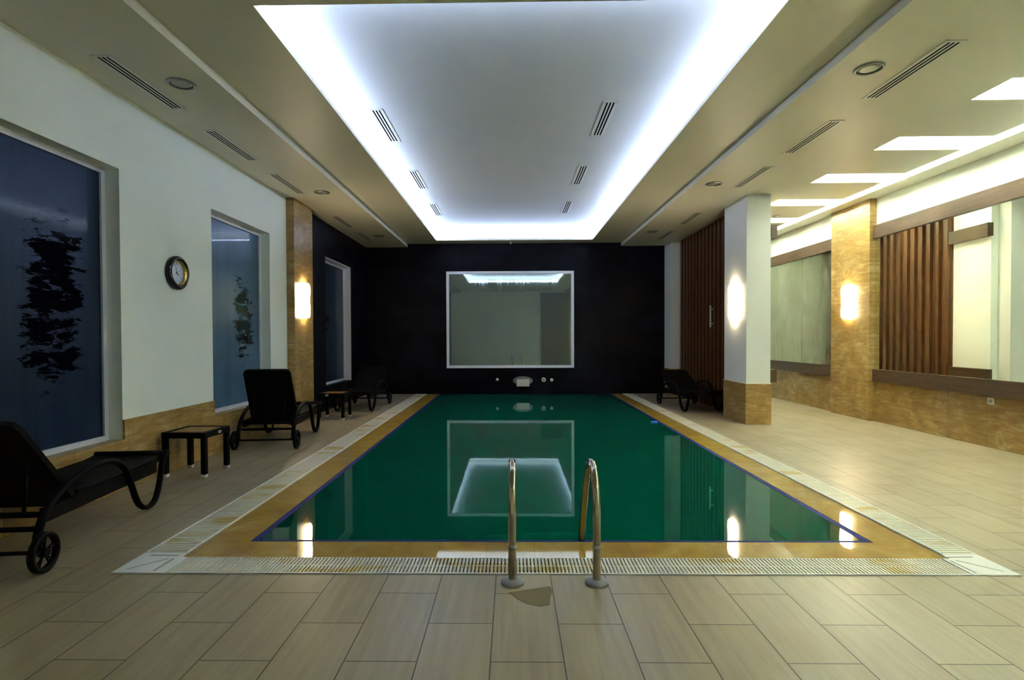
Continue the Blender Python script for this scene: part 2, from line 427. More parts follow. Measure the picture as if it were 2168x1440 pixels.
struct(b.build('floor_pool_basin', M['basin']), 'tiled basin of the swimming pool under the green water', 'pool basin')
b = MB(); b.box(PX0 + T, PX1 - T, PY0 + 0.03, YF - 0.004, -1.4, -0.006)
tag(b.build('pool_water', M['water']), 'still murky green water filling the indoor pool', 'water', kind='stuff')

# ------------------------------------------------------------------ gratings
def make_grate(name, label, x0, x1, y0, y1, along, pitch, bar, mat, midbar):
    b = MB(); z0, z1 = -0.025, 0.004
    if along == 'X':
        n = int((x1 - x0) / pitch)
        for i in range(n):
            xa = x0 + i * (x1 - x0) / n; b.box(xa, xa + bar, y0 + 0.004, y1 - 0.004, z0, z1)
    else:
        n = int((y1 - y0) / pitch)
        for i in range(n):
            ya = y0 + i * (y1 - y0) / n; b.box(x0 + 0.004, x1 - 0.004, ya, ya + bar, z0, z1)
    o = b.build(name, mat)
    tag(o, label, 'drain grating', 'white slatted gratings around the pool')
    r = MB()
    if along == 'X':
        r.box(x0, x1, y0, y0 + 0.010, z0, z1 + 0.002); r.box(x0, x1, y1 - 0.008, y1, z0, z1 - 0.001)
        if midbar: ym = (y0 + y1) / 2; r.box(x0, x1, ym - 0.006, ym + 0.006, z0, z1 - 0.002)
    else:
        r.box(x0, x0 + 0.012, y0, y1, z0, z1 + 0.003); r.box(x1 - 0.010, x1, y0, y1, z0, z1 + 0.001)
    r.build('edge_rail', M['plate'], o)
    return o
CP = 0.30
make_grate('drain_grate', 'white slatted overflow grating across the near end of the pool, crossed by the ladder', GX0 + 0.05, GX1 - 0.05, DY0 + 0.004, GY0 - 0.004, 'X', 0.0212, 0.0125, M['grate_near'], True)
o = make_grate('drain_grate', 'long white overflow grating with rust stains, on the loungers and windows side of the pool', DX0 + 0.004, GX0 - 0.004, DY0 + CP, YF - 0.01, 'Y', 0.030, 0.019, M['grate_side'], False)
make_grate('drain_grate', 'long white overflow grating on the column side of the pool', DX1 - 0.215, DX1 - 0.004, DY0 + CP, YF - 0.01, 'Y', 0.030, 0.021, M['grate_side'], False)
def corner_plate(label, xo, xi, sgn):
    t = thing('corner_plate', label, 'drain cover', (xo, DY0, 0), group='white corner covers of the pool gratings')
    w = abs(xi - xo); wl = w + 0.045; gy = GY0 - DY0 - 0.004; b = MB()
    b.prism([(sgn * x, y, -0.02) for x, y in ((0, 0.004), (wl, 0.004), (wl, gy), (w, gy), (w, CP - 0.004), (0, CP - 0.004))], (0, 0, 0.024))
    b.build('cover', M['plate'], t)
    g = MB()
    def bar(xa, ya, xb, yb, wd):
        d = Vector((xb - xa, yb - ya, 0)).normalized(); n = Vector((-d.y, d.x, 0)) * wd / 2
        pts = [(sgn * (xa + n.x), ya + n.y, 0.0035), (sgn * (xb + n.x), yb + n.y, 0.0035), (sgn * (xb - n.x), yb - n.y, 0.0035), (sgn * (xa - n.x), ya - n.y, 0.0035)]
        g.prism(pts, (0, 0, 0.0015))
    bar(0.06, 0.255, 0.235, 0.250, 0.013); bar(0.225, 0.03, 0.232, 0.20, 0.012); bar(0.055, 0.05, 0.20, 0.205, 0.008)
    g.build('groove', M['groove'], t)
    e = MB()
    e.box(*((0.0, w) if sgn > 0 else (-w, 0.0)), 0.0, 0.008, -0.02, 0.007); e.build('edge_rail', M['plate'], t)
corner_plate('white corner cover where the rust stained grating by the loungers meets the near grating', DX0 + 0.004, GX0 - 0.003, 1)
corner_plate('white corner cover with three dark grooves, at the column-side corner of the pool', DX1 - 0.004, GX1 + 0.003, -1)

# ------------------------------------------------------------------ walls
WIN = [(3.26, 4.758, 'wide night window beside the nearest lounger, fogged with dark wiped patches', 1),
       (6.225, 7.728, 'fogged night window between the wall clock and the stone pilaster', 2),
       (10.035, 11.60, 'dark window set in the black slate wall behind the small table', 3)]
WZ0, WZ1 = 0.435, 2.803
YP0, YP1 = 8.305, 9.071      # stone pilaster with the sconce
b = MB(); x0, x1 = XW - 0.25, XW
def wall_seg(y0, y1, mi):
    ys = y0
    for (a, c, _, _) in WIN:
        if a >= y0 and c <= y1:
            b.box(x0, x1, ys, a, 0, ZU + 0.05, mi); b.box(x0, x1, a, c, 0, WZ0, mi); b.box(x0, x1, a, c, WZ1, ZU + 0.05, mi); ys = c
    b.box(x0, x1, ys, y1, 0, ZU + 0.05, mi)
wall_seg(YB - 0.1, YP0 + 0.02, 0); wall_seg(YP0 + 0.02, YF + 0.1, 1)
struct(b.build('wall_left', [M['wall'], M['slate_side']]), 'pale painted window wall with clock, turning to black slate beyond the pilaster', 'wall')
b = MB(); b.box(XW - 0.25, 3.98, YF, YF + 0.2, -1.5, ZU + 0.05, 0); b.box(3.98, XR + 0.1, YF, YF + 0.2, -0.1, ZU + 0.05, 1)
struct(b.build('wall_far', [M['slate_far'], M['wall']]), 'black slate tiled wall at the far end of the pool', 'wall')
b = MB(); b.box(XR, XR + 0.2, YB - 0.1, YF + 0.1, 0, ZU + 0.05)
struct(b.build('wall_right', M['wall_lit']), 'pale painted corridor wall carrying the long mirrors', 'wall')
b = MB(); b.box(XW - 0.25, XR + 0.2, YB - 0.2, YB, 0, ZU + 0.05)
struct(b.build('wall_back', M['wall']), 'pale wall behind the camera, seen in the far mirror', 'wall')
b = MB(); b.box(1.35, 2.75, YB, YB + 0.05, 0, ZS - 0.001)
struct(b.build('door_2', M['door_wood']), 'brown wooden door panel in the wall reflected by the far mirror', 'door')
b = MB(); b.box(-3.2, -2.9, YB, YB + 0.10, 0, ZS)
struct(b.build('trim_wall_post', M['door_wood']), 'narrow brown wooden post on the wall reflected by the far mirror', 'wall post')

# cladding along the window wall
CZ = 0.613
b = MB(); xa, xb = XW, XW + 0.018
b.box(xa, xb, YB, YP0, 0, WZ0)
prev = YB
for (a, c, _, _) in WIN[:2]:
    b.box(xa, xb, prev, a, WZ0, CZ); prev = c
    b.box(XW - 0.10, xb + 0.004, a + 0.001, c - 0.001, WZ0 - 0.005, WZ0 + 0.006)
b.box(xa, xb, prev, YP0, WZ0, CZ)
struct(b.build('baseboard_left', M['trav_side']), 'tan travertine cladding along the foot of the window wall', 'wall cladding')
b = MB(); b.box(XR - 0.018, XR, YB, YF, 0, 0.63)
struct(b.build('baseboard_right', M['trav_side']), 'tan travertine cladding under the corridor mirrors', 'wall cladding')
b = MB(); b.box(XW, -3.294, YP0, YP1, 0, ZS)
struct(b.build('pilaster', M['trav_front']), 'travertine pilaster with lit sconce at the end of the window wall', 'pilaster')
b = MB(); b.box(5.552, XR, 8.645, 9.672, 0, ZS)
struct(b.build('pilaster', M['trav_front']), 'travertine pilaster with lit sconce between the two corridor mirrors', 'pilaster')

# windows
for (a, c, lab, n) in WIN:
    fr = MB(); xo, xi = XW - 0.16, XW - 0.125; wd = 0.045
    fr.box(xo, xi, a, c, WZ1 - wd, WZ1); fr.box(xo, xi, a, c, WZ0, WZ0 + wd); fr.box(xo, xi, a, a + wd, WZ0 + wd, WZ1 - wd); fr.box(xo, xi, c - wd, c, WZ0 + wd, WZ1 - wd)
    o = struct(fr.build('window_%d' % n, M['pvc']), lab, 'window')
    g = MB(); g.box(xo + 0.008, xo + 0.016, a + wd, c - wd, WZ0 + wd, WZ1 - wd)
    g.build('pane', M['fogged_%d' % n], o)
    if n == 3:
        j = MB()
        for (y0, y1, z0, z1) in ((c - 0.004, c + 0.004, WZ0, WZ1 + 0.012), (a, c, WZ1 - 0.004, WZ1 + 0.012)):
            j.box(xi, XW + 0.006, y0, y1, z0, z1)
        j.build('frame_lining', M['pvc'], o)

# ------------------------------------------------------------------ ceiling
b = MB(); PW = 0.20
b.box(XW - 0.2, SX0, YB, YF, ZS, ZU + 0.05)                                   # soffit by the windows
b.box(SX1, KX0, YB, YF, ZS, ZU + 0.05)                                        # soffit by the columns
b.box(SX0, CVX0, YB, YF, ZC, ZC + 0.04); b.box(CVX1, SX1, YB, YF, ZC, ZC + 0.04)
b.box(CVX0, CVX1, YB, CVY0, ZC, ZC + 0.04); b.box(CVX0, CVX1, CVY1, YF, ZC, ZC + 0.04)
b.box(CVX0 - PW - 0.1, CVX0 - PW, CVY0 - PW, CVY1 + PW, ZC + 0.04, ZU); b.box(CVX1 + PW, CVX1 + PW + 0.1, CVY0 - PW, CVY1 + PW, ZC + 0.04, ZU)
b.box(CVX0 - PW, CVX1 + PW, CVY0 - PW - 0.1, CVY0 - PW, ZC + 0.04, ZU); b.box(CVX0 - PW, CVX1 + PW, CVY1 + PW, CVY1 + PW + 0.1, ZC + 0.04, ZU)
ZK = ZS + 0.20                                                                # coffer top
b.box(KX0, KX2, YB, YF, ZK, ZU + 0.05, 1)
b.box(KX2, XR + 0.1, YB, YF, ZS, ZU + 0.05)
edges = [YB] + [v for g in GAPS if g > YB for v in (g, g + GAPW)] + [YF]
for i in range(0, len(edges), 2):
    if edges[i + 1] > edges[i]: b.box(KX0, KX1, edges[i], edges[i + 1], ZS, ZS + 0.027); b.box(KX0, KX1, edges[i], edges[i + 1], ZS + 0.027, ZS + 0.03, 1)
struct(b.build('ceiling', [M['ceiling'], M['coffer']]), 'stepped cream plaster ceiling with lit tray and corridor coffers', 'ceiling')
b = MB(); b.box(SX0 - 0.1, SX1 + 0.1, YB - 0.2, YF + 0.2, ZU, ZU + 0.1)
struct(b.build('ceiling_tray', M['tray']), 'raised grey ceiling panel inside the glowing tray over the pool', 'ceiling')
b = MB(); b.box(XW - 0.3, XR + 0.3, YB - 0.3, YF + 0.3, ZU + 0.1, ZU + 0.2)  # added out of sight to stop sky light leaking in
struct(b.build('light_seal_slab', M['ceiling']), 'unseen slab added above the plaster ceiling to keep out light', 'light_seal')

# ------------------------------------------------------------------ columns, slatted partition
def column(label, x0, x1, y0, y1, base):
    b = MB(); b.box(x0, x1, y0, y1, base, ZS)
    o = struct(b.build('column', M['column']), label, 'column')
    c = MB(); c.box(x0 - 0.012, x1 + 0.012, y0 - 0.012, y1, 0, base); c.build('base', M['trav_front'], o)
    t = MB(); t.box(x0 - 0.014, x1 + 0.014, y0 - 0.014, y1, base, base + 0.012); t.build('trim_line', M['white_plastic'], o)
column('white column with tan stone base and wall lamp glow, nearest to the pool', 3.523, 3.883, 8.331, 9.191, 0.608)
column('white column in the corner between slatted wall and black wall', 3.562, 3.835, 12.40, YF, 0.608)
b = MB(); b.box(3.83, 3.985, 8.56, YF, 0, ZS)
struct(b.build('wall_partition', M['wall']), 'white partition wall behind the column, clad with dark slats', 'wall')
def slats(y0, y1, xface, sgn, xback):
    b = MB(); b.box(min(xback, xback + sgn * 0.03), max(xback, xback + sgn * 0.03), y0, y1, 0, ZS - 0.005)
    y = y0 + 0.02
    while y + 0.10 < y1:
        xs = sorted((xback + sgn * 0.03, xface)); b.box(xs[0], xs[1], y, y + 0.095, 0.002, ZS - 0.006 - random.random() * 0.0); y += 0.20
    return b
struct(slats(9.195, 12.39, 3.745, -1, 3.83).build('wall_slat_cladding', M['slat']), 'dark brown vertical slat cladding facing the pool', 'slat wall')
struct(slats(9.33, YF - 0.01, 4.07, 1, 3.985).build('wall_slat_cladding', M['slat']), 'dark brown vertical slat cladding facing the corridor mirrors', 'slat wall')
b = MB(); b.box(3.715, 3.735, 10.38, 10.415, 1.50, 1.91); b.box(3.735, 3.80, 10.39, 10.405, 1.56, 1.58); b.box(3.735, 3.80, 10.39, 10.405, 1.83, 1.85)
tag(b.build('pull_handle', M['white_plastic']), 'slim pale vertical pull handle on the dark slatted wall', 'handle')
for nm, lab, z0, z1 in (('trim_wood_rail', 'upper wooden rail on the back of the white column partition, opposite the mirror', 2.83, 3.03), ('trim_wood_rail', 'lower wooden rail on the back of the white column partition, opposite the mirror', 0.62, 0.81)):
    b = MB(); b.box(3.985, 4.07, 8.52, 9.325, z0, z1)
    struct(b.build(nm, M['rail_wood']), lab, 'wooden rail')

# ------------------------------------------------------------------ mirrors
t = thing('wall_mirror', 'large white framed mirror on the black wall at the pool end', 'mirror', (-0.0435, YF, 0.61))
w2, h = 1.4905, 2.262; fw = 0.062
b = MB(); b.box(-w2, w2, -0.045, 0, h - fw, h); b.box(-w2, w2, -0.045, 0, 0, fw); b.box(-w2, -w2 + fw, -0.045, 0, fw, h - fw); b.box(w2 - fw, w2, -0.045, 0, fw, h - fw)
b.build('frame', M['white_frame'], t)
b = MB(); b.box(-w2 + fw, w2 - fw, -0.02, -0.008, fw, h - fw); b.build('mirror_pane', M['mirror_far'], t)

def corridor_mirror(label, ya, yb, joints, mat, lean=0.0):
    """panes between two wooden rails; the set leans a little away from the wall at its near end"""
    t = thing('wall_mirror', label, 'mirror', (XR, yb, 0.62), -lean, 'corridor mirrors between wooden rails')
    L = yb - ya
    for nm, z0, z1 in (('top_rail', 2.21, 2.41), ('bottom_rail', 0.0, 0.19)):
        b = MB(); b.box(-0.055, -0.001, -L, -0.002, z0, z1); b.build(nm, M['rail_wood'], t)
    js = [-L] + [j - yb for j in joints] + [-0.003]
    for i, (p, q) in enumerate(zip(js, js[1:])):
        d = 0.003 * (i % 2)
        b = MB(); b.box(-0.024 - d, -0.014 - d, p + 0.002, q - 0.002, 0.19, 2.21); b.build('mirror_pane', mat, t)
corridor_mirror('clear mirror between wooden rails, reflecting the dark slats, above the wall socket', 4.62, 8.643, [5.62, 6.58, 7.38], M['mirror_clear'], math.radians(1.5))
corridor_mirror('misted greenish mirror between wooden rails, seen just beyond the white column', 9.674, 12.60, [10.785, 11.8], M['mirror_misty'])

# ------------------------------------------------------------------ sconces
def sconce(label, x, y, z, sgn):
    t = thing('wall_sconce', label, 'wall lamp', (x, y, z), group='curved glass wall sconces')
    b = MB(); b.box(*sorted((0, sgn * 0.018)), -0.05, 0.05, -0.20, 0.20); b.build('back_plate', M['chrome'], t)
    g = MB(); n = 12; hh = 0.27; hw = 0.15; dp = 0.075
    rows = []
    zs_ = [-hh, -hh * 0.86, -hh * 0.5, -hh * 0.1, hh * 0.1, hh * 0.5, hh * 0.86, hh]
    ws = [0.82, 0.98, 1.0, 0.93, 0.93, 1.0, 0.98, 0.82]
    for zz, ww in zip(zs_, ws):
        row = []
        for k in range(n + 1):
            a = PI * k / n
            row.append(Vector((sgn * (0.012 + dp * math.sin(a) ** 0.8 * ww), -math.cos(a) * hw * ww, zz)))
        rows.append(row)
    vs = [[g.bm.verts.new(p) for p in r] for r in rows]
    for r0, r1 in zip(vs, vs[1:]):
        for k in range(n): g.bm.faces.new((r0[k], r0[k + 1], r1[k + 1], r1[k])).smooth = True
    g.bm.faces.new(vs[0]); g.bm.faces.new(vs[-1])
    for r0, r1 in zip(vs, vs[1:]): g.bm.faces.new((r0[0], r1[0], r1[-1], r0[-1]))
    g.build('glass_shade', M['lamp'], t)
sconce('lit glass sconce on the travertine pilaster beside the window wall', -3.294, 8.66, 1.92, 1)
sconce('lit glass sconce on the pool side of the white column', 3.523, 8.76, 1.87, -1)
sconce('lit glass sconce on the travertine pilaster between the corridor mirrors', 5.552, 9.165, 1.885, -1)

# ------------------------------------------------------------------ ceiling fittings
def vent(label, x, y, z, group, L=0.98, Wd=0.148):
    t = thing('air_vent', label, 'air vent', (x, y, z), group=group)
    b = MB(); e = 0.028; n = 3; gap = 0.018; pitch = 0.034
    s0 = -pitch - gap / 2
    xs = [-Wd / 2]
    for k in range(n): xs += [s0 + k * pitch, s0 + k * pitch + gap]
    xs.append(Wd / 2)
    for k in range(0, len(xs), 2): b.box(xs[k], xs[k + 1], -L / 2, L / 2, -0.004, 0)
    b.box(-Wd / 2, Wd / 2, -L / 2, -L / 2 + e, -0.004, 0); b.box(-Wd / 2, Wd / 2, L / 2 - e, L / 2, -0.004, 0)
    b.build('frame', M['vent'], t)
    s = MB(); s.box(-Wd / 2 + 0.02, Wd / 2 - 0.02, -L / 2 + 0.01, L / 2 - 0.01, -0.0025, 0.0); s.build('slot_backing', M['slot'], t)
    return t
V0 = vent('slot air vent in the window-side soffit, the nearest one, beside the big downlight', -3.08, 4.594, ZS, 'vents in the window-side soffit')
for y, lab in ((6.08, 'slot air vent in the window-side soffit, second of its row, above the clock wall'), (7.59, 'slot air vent in the window-side soffit, third of its row, just before the pilaster'),
               (10.06, 'slot air vent in the window-side soffit, fourth of its row, above the black side wall'), (11.54, 'slot air vent in the window-side soffit, last of its row, by the far corner')):
    copy_tree(V0, (-3.085, y, ZS), 0, lab)
for y, lab in ((4.535, 'slot air vent in the column-side soffit, the nearest one, beside the big downlight'), (6.0, 'slot air vent in the column-side soffit, second of its row'),
               (7.46, 'slot air vent in the column-side soffit, third of its row, just before the white column'), (10.0, 'slot air vent in the column-side soffit, fourth of its row, by the slats'), (11.59, 'slot air vent in the column-side soffit, last of its row, by the black wall')):
    o = copy_tree(V0, (3.215, y, ZS), 0, lab); o['group'] = 'vents in the column-side soffit'
for x, ys, side in ((-1.44, (6.335, 8.49, 10.46), 'window'), (1.03, (6.205, 8.32, 10.34), 'column')):
    for y, pos in zip(ys, ('nearest', 'middle', 'farthest')):
        o = copy_tree(V0, (x, y, ZU), 0, 'short slot vent in the raised grey ceiling, %s of the three on its %s side' % (pos, side)); o['group'] = 'vents in the raised tray ceiling'
def downlight(label, x, y):
    t = thing('downlight', label, 'ceiling light', (x, y, ZS), group='round unlit downlights in the side soffits')
    b = MB(); b.lathe([(0.112, 0.0), (0.112, -0.006), (0.098, -0.012), (0.088, -0.008), (0.088, 0.0)], 'Z', 36, closed=True); b.build('trim_ring', M['chrome'], t)
    g = MB(); g.lathe([(0.0, -0.003), (0.06, -0.0045), (0.0875, -0.002), (0.0875, 0.0), (0.0, 0.0)][1:4], 'Z', 36); g.build('lens', M['frost'], t)
    return t
D0 = downlight('round unlit downlight in the window-side soffit, the nearest one', -2.755, 4.585)
for x, y, lab in ((-2.765, 8.01, 'round unlit downlight in the window-side soffit, in front of the pilaster'), (-2.763, 11.45, 'round unlit downlight in the window-side soffit, by the far black wall'),
                  (2.853, 4.459, 'round unlit downlight in the column-side soffit, the nearest one'), (2.82, 7.735, 'round unlit downlight in the column-side soffit, near the white column'), (2.841, 11.198, 'round unlit downlight in the column-side soffit, by the far black wall')):
    copy_tree(D0, (x, y, ZS), 0, lab)
b = MB(); b.lathe([(0.05, 0.0), (0.05, -0.018), (0.038, -0.034), (0.0001, -0.036)], 'Z', 24)
tag(b.build('smoke_detector', M['white_plastic'], loc=(4.66, 9.80, ZS)), 'small white smoke detector on a corridor ceiling panel beside the column', 'smoke detector')
b = MB(); b.lathe([(0.03, 0.0), (0.03, -0.01), (0.012, -0.02), (0.012, -0.04), (0.022, -0.045), (0.0001, -0.05)], 'Z', 16)
tag(b.build('sprinkler_head', M['foot'], loc=(-0.024, 12.72, ZC)), 'tiny sprinkler head in the ceiling strip above the far mirror', 'sprinkler')

# ------------------------------------------------------------------ wall clock
t = thing('wall_clock', 'round black and gold wall clock with blue-white dial on the pale window wall', 'clock', (XW, 5.54, 1.99))
R = 0.172
b = MB(); b.lathe([(R - 0.005, 0.0), (R, 0.015), (R, 0.035), (R - 0.012, 0.052), (R - 0.03, 0.056), (R - 0.046, 0.046), (R - 0.048, 0.0)], 'X', 56, closed=True); b.build('rim', M['gloss_black'], t)
b = MB(); b.lathe([(R - 0.047, 0.046), (R - 0.049, 0.047), (R - 0.060, 0.020), (R - 0.058, 0.012), (R - 0.047, 0.012)], 'X', 56, closed=True); b.build('gold_ring', M['gold'], t)
b = MB(); b.lathe([(R - 0.055, 0.008), (R - 0.055, 0.014)], 'X', 56); b.build('dial', M['dial'], t)
def hand(name, ang, ln, tail, wd, xo):
    d = Vector((0, math.sin(ang), math.cos(ang))); n = Vector((0, d.z, -d.y)) * wd
    pts = [Vector((xo, 0, 0)) - d * tail + n, Vector((xo, 0, 0)) + d * ln + n * 0.4, Vector((xo, 0, 0)) + d * ln - n * 0.4, Vector((xo, 0, 0)) - d * tail - n]
    MB().prism(pts, (0.0015, 0, 0)).build(name, M['gloss_black'], t)
hand('hour_hand', math.radians(118), 0.058, 0.012, 0.0045, 0.016); hand('minute_hand', math.radians(342), 0.092, 0.015, 0.003, 0.018); hand('second_hand', math.radians(62), 0.085, 0.02, 0.0010, 0.020)
def text_mesh(txt, size):
    cu = bpy.data.curves.new('numeral', 'FONT'); cu.body = txt; cu.size = size; cu.align_x = 'CENTER'; cu.align_y = 'CENTER'; cu.extrude = 0.0005
    o = bpy.data.objects.new('numeral', cu); COL.objects.link(o); dg = bpy.context.evaluated_depsgraph_get()
    me = bpy.data.meshes.new_from_object(o.evaluated_get(dg)); bpy.data.objects.remove(o); bpy.data.curves.remove(cu); return me
for k in range(1, 13):
    me = text_mesh(str(k), 0.032); a = math.radians(30 * k); r = 0.094
    me.transform(Matrix(((0, 0, 1, 0.0148), (1, 0, 0, r * math.sin(a)), (0, 1, 0, r * math.cos(a)), (0, 0, 0, 1))))
    me.materials.clear(); me.materials.append(M['gloss_black'])
    o = bpy.data.objects.new('numeral', me); COL.objects.link(o); o.parent = t

# ------------------------------------------------------------------ wall socket, water jets
t = thing('wall_socket', 'white square wall socket in the stone cladding under the corridor mirror', 'socket', (XR - 0.018, 6.55, 0.55))
b = MB(); b.box(-0.012, 0, -0.045, 0.045, -0.042, 0.042).bevel(0.004); b.build('face_plate', M['white_plastic'], t)
b = MB(); b.lathe([(0.022, -0.0135), (0.018, -0.0145), (0.018, -0.012)], 'X', 20); b.build('outlet_hole', M['groove'], t)
def jet(name, label, x, z, r, ring):
    t = thing(name, label, 'water inlet', (x, YF, z), group='white fittings on the black wall under the far mirror')
    b = MB(); b.lathe([(r, 0.0), (r, -0.012), (r * 0.72, -0.024), (r * 0.68, -0.012)] if ring else [(r, 0.0), (r, -0.012), (r * 0.7, -0.02), (0.0001, -0.022)], 'Y', 24); b.build('cap', M['white_plastic'], t)
    if ring:
        c = MB(); c.lathe([(r * 0.66, -0.010), (r * 0.30, -0.018), (0.0001, -0.03)], 'Y', 20); c.build('nozzle', M['chrome'], t)
jet('water_inlet', 'round white inlet cap alone beside the mouth of the water spout', -0.349, 0.334, 0.036, False)
jet('water_inlet', 'larger ring-shaped inlet with metal nozzle beside the water spout', 0.738, 0.331, 0.052, True)
jet('water_inlet', 'round white inlet cap next to the ring-shaped inlet', 0.926, 0.324, 0.038, False)
t = thing('water_spout', 'wide flat pale water spout on the black wall under the mirror', 'water spout', (0.252, YF, 0.31))
b = MB(); pts = [(0.235 * math.cos(a), 0, 0.10 * math.sin(a)) for a in [2 * PI * k / 32 for k in range(32)]]; b.prism(pts, (0, -0.025, 0)); b.build('flange', M['chrome'], t)
b = MB(); b.box(-0.15, 0.15, -0.15, -0.02, -0.125, 0.03); b.bevel(0.008); b.build('spout_body', M['vent'], t)

# ------------------------------------------------------------------ pool ladder
t = thing('pool_ladder', 'two curved steel grab rails of the pool ladder at the near end of the pool', 'pool ladder', (0.0, 2.94, 0.0))
for x in (-0.003, 0.450):
    b = MB()
    b.tube([(x, 0, 0.0), (x, 0, 0.15), (x, 0.0, 0.30), (x, 0.012, 0.42), (x, 0.055, 0.52), (x, 0.13, 0.585), (x, 0.21, 0.605), (x, 0.30, 0.575), (x, 0.38, 0.50), (x, 0.45, 0.40), (x, 0.53, 0.25), (x, 0.60, 0.10), (x, 0.645, -0.02), (x, 0.652, -0.05)], 0.0215, 16, smooth=5)
    r = b.build('handrail', M['steel'], t)
    f = MB(); f.lathe([(0.062, 0.0), (0.062, 0.010), (0.052, 0.018), (0.03, 0.024), (0.022, 0.024)], 'Z', 28, (x, 0, 0)); f.build('flange', M['flange'], r)
    g = MB(); g.lathe([(0.0215, 0.188), (0.0235, 0.190), (0.0235, 0.206), (0.0215, 0.208)], 'Z', 24, (x, 0, 0)); g.build('collar', M['chrome'], r)
b = MB()
pts = [(-0.02, 2.83), (0.02, 2.76), (0.07, 2.705), (0.13, 2.68), (0.18, 2.70), (0.19, 2.78), (0.205, 2.84), (0.20, 2.90), (0.10, 2.87), (0.03, 2.845)]
b.prism([(p[0], p[1], 0.0005) for p in pts], (0, 0, 0.0012))
tag(b.build('puddle', M['puddle']), 'small thin puddle on the tiles in front of the ladder rails', 'puddle', kind='stuff')
b = MB(); b.lathe([(0.05, 0.0), (0.05, 0.012), (0.0001, 0.016)], 'Z', 20)  # added disc, standing in for a blue light spot on the water
tag(b.build('blue_light_spot', M['blue_spot'], loc=(2.205, 8.57, -0.004)), 'tiny bright blue disc added for a spot of blue light at the pool edge before the white column', 'light spot')

# ------------------------------------------------------------------ side tables
def make_table(label, loc, rz, badge_side):
    t = thing('side_table', label, 'side table', loc, rz, 'square side tables with teak tops')
    s = 0.215; hgt = 0.43
    b = MB(); w = 0.045
    b.box(-s, s, -s, -s + w, hgt - 0.055, hgt); b.box(-s, s, s - w, s, hgt - 0.055, hgt); b.box(-s, -s + w, -s + w, s - w, hgt - 0.055, hgt); b.box(s - w, s, -s + w, s - w, hgt - 0.055, hgt)
    b.build('frame', M['rattan'], t)
    k = MB(); n = 6; x0 = -s + w; wd = (2 * s - 2 * w) / n
    for i in range(n): k.box(-s + w, s - w, x0 + i * wd + 0.003, x0 + (i + 1) * wd - 0.003, hgt - 0.022, hgt - 0.004)
    k.build('top', M['teak'], t)
    for sx in (-1, 1):
        for sy in (-1, 1):
            cx, cy = sx * (s - 0.024), sy * (s - 0.024)
            g = MB(); g.box(cx - 0.022, cx + 0.022, cy - 0.022, cy + 0.022, 0.03, hgt - 0.055); lg = g.build('leg', M['rattan'], t)
            f = MB(); f.box(cx - 0.0225, cx + 0.0225, cy - 0.0225, cy + 0.0225, 0.005, 0.032); f.box(cx - 0.018, cx + 0.018, cy - 0.018, cy + 0.018, 0.0, 0.006); f.build('foot', M['foot'], lg)
    e = [(0.026 * math.cos(a), 0.013 * math.sin(a)) for a in [2 * PI * q / 24 for q in range(24)]]
    b = MB(); c = MB()
    if badge_side == 'x':
        b.prism([(s, 0.03 + u, hgt - 0.028 + v) for u, v in e], (0.003, 0, 0)); c.prism([(s + 0.003, 0.03 + u * 0.62, hgt - 0.028 + v * 0.36) for u, v in e], (0.0006, 0, 0))
    else:
        b.prism([(-0.06 + u, -s, hgt - 0.028 + v) for u, v in e], (0, -0.003, 0)); c.prism([(-0.06 + u * 0.62, -s - 0.003, hgt - 0.028 + v * 0.36) for u, v in e], (0, -0.0006, 0))
    bd = b.build('badge', M['badge'], t); c.build('lettering', M['ink'], bd)
make_table('black side table with teak slat top between the two nearest loungers', (-3.115, 5.37, 0), -0.04, 'x')
make_table('black side table with teak slat top standing before the dark window in the black wall', (-2.93, 9.03, 0), 0.0, 'y')

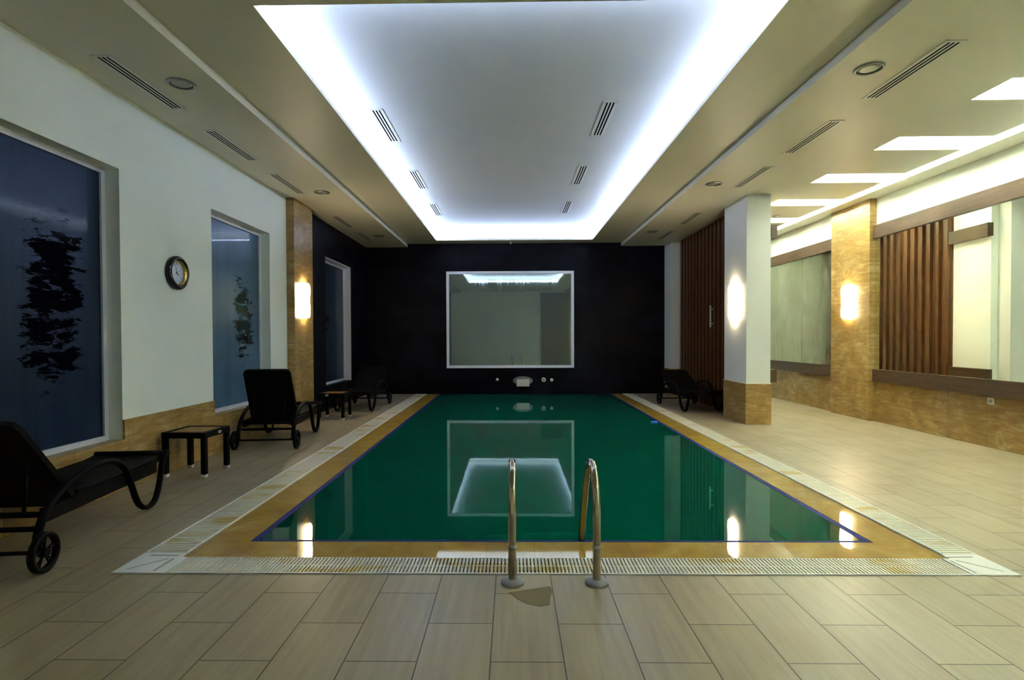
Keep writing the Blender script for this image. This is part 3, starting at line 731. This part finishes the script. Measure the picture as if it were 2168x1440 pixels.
# ------------------------------------------------------------------ loungers
def make_lounger(label, loc, rz, back_deg):
    t = thing('sun_lounger', label, 'sun lounger', loc, rz, 'black woven sun loungers')
    prof = [(-0.60, 0.115), (-0.59, 0.21), (-0.52, 0.33), (-0.38, 0.42), (-0.20, 0.475), (0.0, 0.490), (0.15, 0.46), (0.26, 0.38), (0.33, 0.25), (0.40, 0.11), (0.48, 0.04), (0.58, 0.022), (0.66, 0.06), (0.72, 0.17), (0.755, 0.28), (0.79, 0.36), (0.85, 0.385)]
    for sx in (-1, 1):
        b = MB(); b.tube([(sx * 0.315, y, z) for y, z in prof], 0.018, 10, 1.35, 3); b.build('side_frame', M['rattan'], t)
    hy, hz = -0.21, 0.36
    b = MB()      # seat: slightly dipped woven deck
    ys = [hy, 0.0, 0.25, 0.5, 0.7, 0.86]; zs = [0.365, 0.352, 0.350, 0.355, 0.365, 0.385]
    top = [[b.bm.verts.new((x, y, z - 0.012 * (1 - (x / 0.29) ** 2))) for x in (-0.29, -0.15, 0.0, 0.15, 0.29)] for y, z in zip(ys, zs)]
    bot = [[b.bm.verts.new((x, y, z - 0.045)) for x in (-0.29, -0.15, 0.0, 0.15, 0.29)] for y, z in zip(ys, zs)]
    for i in range(len(ys) - 1):
        for k in range(4):
            b.bm.faces.new((top[i][k], top[i][k + 1], top[i + 1][k + 1], top[i + 1][k])); b.bm.faces.new((bot[i][k], bot[i + 1][k], bot[i + 1][k + 1], bot[i][k + 1]))
        b.bm.faces.new((top[i][0], top[i + 1][0], bot[i + 1][0], bot[i][0])); b.bm.faces.new((top[i][4], bot[i][4], bot[i + 1][4], top[i + 1][4]))
    for r0, r1 in ((top[0], bot[0]), (top[-1], bot[-1])):
        for k in range(4): b.bm.faces.new((r0[k], r1[k], r1[k + 1], r0[k + 1]))
    b.build('seat', M['rattan'], t)
    b = MB()      # rails under the deck and cross bars
    for sx in (-1, 1): b.box(sx * 0.285 - 0.02, sx * 0.285 + 0.02, -0.50, 0.70, 0.255, 0.335)
    b.tube([(-0.30, -0.50, 0.30), (0.30, -0.50, 0.30)], 0.018, 8, 1, 0); b.tube([(-0.315, 0.83, 0.385), (0.315, 0.83, 0.385)], 0.02, 8, 1, 0)
    b.tube([(-0.29, -0.56, 0.235), (0.29, -0.56, 0.235)], 0.016, 8, 1, 0); b.tube([(-0.28, 0.3, 0.295), (0.28, 0.3, 0.295)], 0.016, 8, 1, 0)
    b.build('base_frame', M['rattan'], t)
    a = math.radians(back_deg); d = Vector((0, -math.cos(a), math.sin(a))); n = Vector((0, math.sin(a), math.cos(a))); L = 0.68
    o0 = Vector((0, hy - 0.012, hz - 0.01))
    out = [(-0.285, -0.09), (0.285, -0.09), (0.272, L - 0.05), (0.255, L - 0.012), (0.22, L), (-0.22, L), (-0.255, L - 0.012), (-0.272, L - 0.05)]
    b = MB(); b.prism([o0 + Vector((x, 0, 0)) + d * s for x, s in out], tuple(-n * 0.035)); bk = b.build('backrest', M['rattan'], t)
    for sx in (-1, 1):
        c = MB(); p = o0 + Vector((sx * 0.18, 0, 0)) + d * 0.34 - n * 0.04; q = Vector((sx * 0.18, -0.50, 0.31)); c.tube([p, q], 0.011, 8, 1, 0); c.build('prop', M['rattan'], bk)
    for sx in (-1, 1):
        wx = sx * 0.355; R = 0.113
        w = MB(); w.lathe([(R, -0.014), (R, 0.014), (R - 0.008, 0.018), (R - 0.026, 0.016), (R - 0.028, 0.0), (R - 0.026, -0.016), (R - 0.008, -0.018)], 'X', 40, (wx, -0.60, R), closed=True)
        wh = w.build('wheel', M['tyre'], t)
        s = MB()
        for k in range(5):
            for off in (-0.16, 0.16):
                ang = 2 * PI * k / 5 + off + 0.3; an2 = 2 * PI * k / 5 + off * 0.9 + 0.3
                s.tube([(wx, -0.60 + 0.02 * math.cos(ang), R + 0.02 * math.sin(ang)), (wx, -0.60 + (R - 0.024) * math.cos(an2), R + (R - 0.024) * math.sin(an2))], 0.0055, 6, 1, 0)
        s.lathe([(0.026, -0.02), (0.026, 0.02)], 'X', 20, (wx, -0.60, R)); s.build('spokes', M['tyre'], wh)
    b = MB(); b.tube([(-0.35, -0.60, 0.113), (0.35, -0.60, 0.113)], 0.012, 10, 1, 0); b.build('axle', M['tyre'], t)
make_lounger('black woven sun lounger under the wide fogged window, its back cut by the photo edge', (-3.075, 3.615, 0), 0.11, 50)
make_lounger('black woven sun lounger with steep raised back, in front of the travertine pilaster', (-3.01, 7.089, 0), 0.12, 63)
make_lounger('black woven sun lounger in the dark corner behind the far side table', (-2.833, 10.43, 0), PI - 0.022, 38)
make_lounger('black woven sun lounger against the slatted wall behind the white column', (3.30, 10.31, 0), PI + 0.08, 27)
